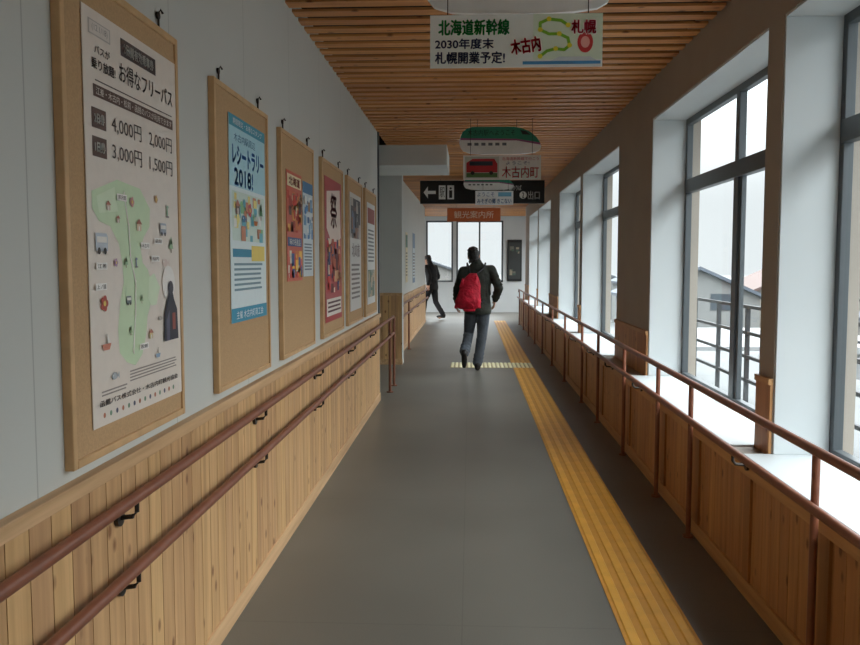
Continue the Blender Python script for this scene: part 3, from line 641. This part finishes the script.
for s,sh in ((-1,-.14),(1,.11)):
    st.tube([(-.07+s*.03,-.22,1.33),(sh*.8,-.15,1.43),(sh,-.05,1.497),(sh,.06,1.48),(sh,.15,1.40),(sh*1.1,.165,1.25),(sh*1.55,.11,1.08),(-.10+s*.15,-.19,.95)],.012,8)
fin(st,'strap',parent=bag,xf=X1,smooth=True)
c2=dict(jacket=mat('coat_black',(20,20,22),.85,.1,9),trousers=mat('trousers_black',(22,22,26),.85,.1),shoes=c1['shoes'])
J2=dict(pelvis=V(0,-.03,.92),neck=V(0,.06,1.45),head=V(0,.12,1.57),tilt=0,nod=-.2,
 shL=V(-.20,.03,1.39),shR=V(.20,.03,1.39),elL=V(-.24,-.12,1.15),wrL=V(-.22,-.06,.93),elR=V(.24,-.04,1.12),wrR=V(.2,.14,.98),
 hipL=V(-.085,-.02,.86),hipR=V(.085,-.02,.86),knL=V(-.08,.16,.50),anL=V(-.08,.22,.09),toL=V(-.08,.36,.04),
 knR=V(.08,-.08,.47),anR=V(.08,-.32,.14),toR=V(.08,-.2,.05),flat='LR')
person(J2,(-1.02,21.7,0),math.radians(56),c2,'person in black coat walking off through the side opening')
# ---------------------------------------------------------------- outside
GZ=-6.0
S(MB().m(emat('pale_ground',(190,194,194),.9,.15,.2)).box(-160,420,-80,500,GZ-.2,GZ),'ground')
M_ex=emat('ext_steel_dark',(92,96,102),.6)
cp=fin(MB().m(emat('canopy_roof_grey',(180,185,188),.7,.1,1)).box(2.3,6.0,-2,17,-.5,-.3),'walkway_roof',label='flat pale roof beside the glazed corridor',category='roof')
pst=fin(MB().m(M_ex).box(5.6,5.8,16.5,16.7,GZ,-.5),'post',parent=cp)
for yy in (10,4,-1.8): dup(pst,(5.7,yy+.1,GZ),cp)
for k,x in enumerate((3.5,5.8)):
    r=MB().m(M_ex)
    for i in range(16):
        y=-1.5+i*1.2; r.box(x-.025,x+.025,y-.025,y+.025,-.3,.95)
    for z in (.95,.62,.32,.02): r.box(x-.02,x+.02,-1.525,16.525,z-.02,z+.02)
    fin(r,'railing',label='dark steel railing along the outdoor roof edge',category='railing',group='outdoor railings')
def house(x,y,w,d,h,rh,wall,roof,label):
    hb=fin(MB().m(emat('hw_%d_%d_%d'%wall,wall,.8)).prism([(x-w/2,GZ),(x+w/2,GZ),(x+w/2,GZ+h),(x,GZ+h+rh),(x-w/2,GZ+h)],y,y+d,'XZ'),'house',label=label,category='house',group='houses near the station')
    r=MB().m(emat('hr_%d_%d_%d'%roof,roof,.7))
    o=.5
    r.prism([(x-w/2-o,GZ+h-o*rh/(w/2)),(x,GZ+h+rh),(x+w/2+o,GZ+h-o*rh/(w/2)),(x+w/2+o,GZ+h-o*rh/(w/2)+.25),(x,GZ+h+rh+.25),(x-w/2-o,GZ+h-o*rh/(w/2)+.25)],y-.4,y+d+.4,'XZ')
    fin(r,'roof',parent=hb)
    wn=fin(MB().m(emat('house_window',(110,124,136),.3)).box(x-w*.32,x-w*.12,y-.06,y+.02,GZ+1.2,GZ+2.4),'window',parent=hb); l=WL[wn.name].copy()
    dup(wn,(l.x+w*.42,l.y,l.z),hb)
    if h>4.5: dup(wn,(l.x,l.y,l.z+2.8),hb); dup(wn,(l.x+w*.42,l.y,l.z+2.8),hb)
for a in [(17,62,9,9,5,2,(206,208,206),(140,154,172),'two-storey grey house with blue-grey roof'),
          (29,70,10,8,5.2,2.2,(216,210,198),(160,124,114),'two-storey cream house with brown roof'),
          (24,96,12,9,5.2,2,(226,228,226),(130,142,156),'two-storey white house with slate roof'),
          (41,88,11,8,5.2,2.1,(196,186,174),(150,160,168),'two-storey tan house with grey roof'),
          (48,74,9,9,3.2,2,(226,224,218),(160,124,116),'single-storey house with brown roof'),
          (60,110,12,9,5.2,2.2,(210,214,216),(136,148,164),'two-storey pale house with blue roof'),
          (14,110,12,9,5.2,2.2,(210,214,216),(136,148,164),'two-storey pale house with blue roof'),
          (34,56,9,8,3.4,1.8,(214,210,204),(120,128,138),'single-storey house with slate roof'),
          (-5,100,14,9,5.2,2.4,(210,206,200),(120,128,138),'long pale house with slate roof'),
          (70,92,12,9,4.2,2.2,(220,210,200),(130,130,136),'pale house with dark roof')]: house(*a)
sh=fin(MB().m(emat('flat_building_white',(226,230,232),.7)).box(10,19,36,46,GZ,GZ+3.6),'building',label='low white flat-roofed building by the station',category='building')
fin(MB().m(emat('flat_roof_pale',(224,228,230),.7)).box(9.7,19.3,35.7,46.3,GZ+3.6,GZ+3.9),'roof',parent=sh)
fin(MB().m(emat('house_window',(110,124,136),.3)).box(11,18,35.95,36.02,GZ+1,GZ+2.4),'window',parent=sh)
def car(x,y,col,label):
    prof=[(0,.3),(.05,.75),(.9,.95),(1.4,1.42),(3.0,1.45),(3.7,1.0),(4.2,.9),(4.25,.3)]
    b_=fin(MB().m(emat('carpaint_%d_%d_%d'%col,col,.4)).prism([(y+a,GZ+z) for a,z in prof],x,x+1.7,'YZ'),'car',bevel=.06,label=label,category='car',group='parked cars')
    g=MB().m(emat('car_glass',(60,66,72),.3)).prism([(y+1.08,GZ+.98),(y+1.46,GZ+1.36),(y+2.96,GZ+1.38),(y+3.5,GZ+1.0)],x-.01,x+1.71,'YZ'); fin(g,'window',parent=b_)
    t=MB().m(emat('tyre',(50,50,50),.8)).tube([(x-.03,y+.8,GZ+.32),(x+.2,y+.8,GZ+.32)],.32,18).m(emat('hub',(190,190,192),.4)).tube([(x-.04,y+.8,GZ+.32),(x-.03,y+.8,GZ+.32)],.18,14)
    w_=fin(t,'wheel',parent=b_); l=WL[w_.name].copy()
    for dx_,dy_ in ((0,2.65),(1.5,0),(1.5,2.65)): dup(w_,(l.x+dx_,l.y+dy_,l.z),b_)
for a in [(20.5,44,(220,222,224),'silver hatchback parked in the lot'),(23.5,44,(90,100,130),'dark blue hatchback parked in the lot'),(26.5,44,(245,246,246),'white hatchback parked in the lot'),(20.5,34,(100,100,104),'dark grey hatchback parked in the lot')]: car(*a)
# ---------------------------------------------------------------- world: overcast sky, dimmer at the horizon than overhead
wd=bpy.data.worlds.new('overcast'); sc.world=wd; wd.use_nodes=True
bg=wd.node_tree.nodes['Background']; N=wd.node_tree.nodes; L=wd.node_tree.links
tc=N.new('ShaderNodeTexCoord'); sp=N.new('ShaderNodeSeparateXYZ'); L.new(tc.outputs['Generated'],sp.inputs[0])
mr=N.new('ShaderNodeMapRange'); mr.interpolation_type='SMOOTHSTEP'
mr.inputs['From Min'].default_value=.06; mr.inputs['From Max'].default_value=.62; mr.inputs['To Min'].default_value=1.0; mr.inputs['To Max'].default_value=10.0
L.new(sp.outputs['Z'],mr.inputs['Value']); L.new(mr.outputs['Result'],bg.inputs[1])
bg.inputs[0].default_value=(.94,.98,1.0,1)
cd=bpy.data.cameras.new('camera'); cam=bpy.data.objects.new('camera',cd); COL.objects.link(cam); sc.camera=cam
cd.sensor_width=36; cd.lens=820/860*36
yaw=math.atan(40/820); pit=math.asin(.0724)
cam.location=(0,0,1.5); cam.rotation_euler=(math.pi/2-pit,0,yaw)
cd.clip_end=1000; cd.clip_start=.02
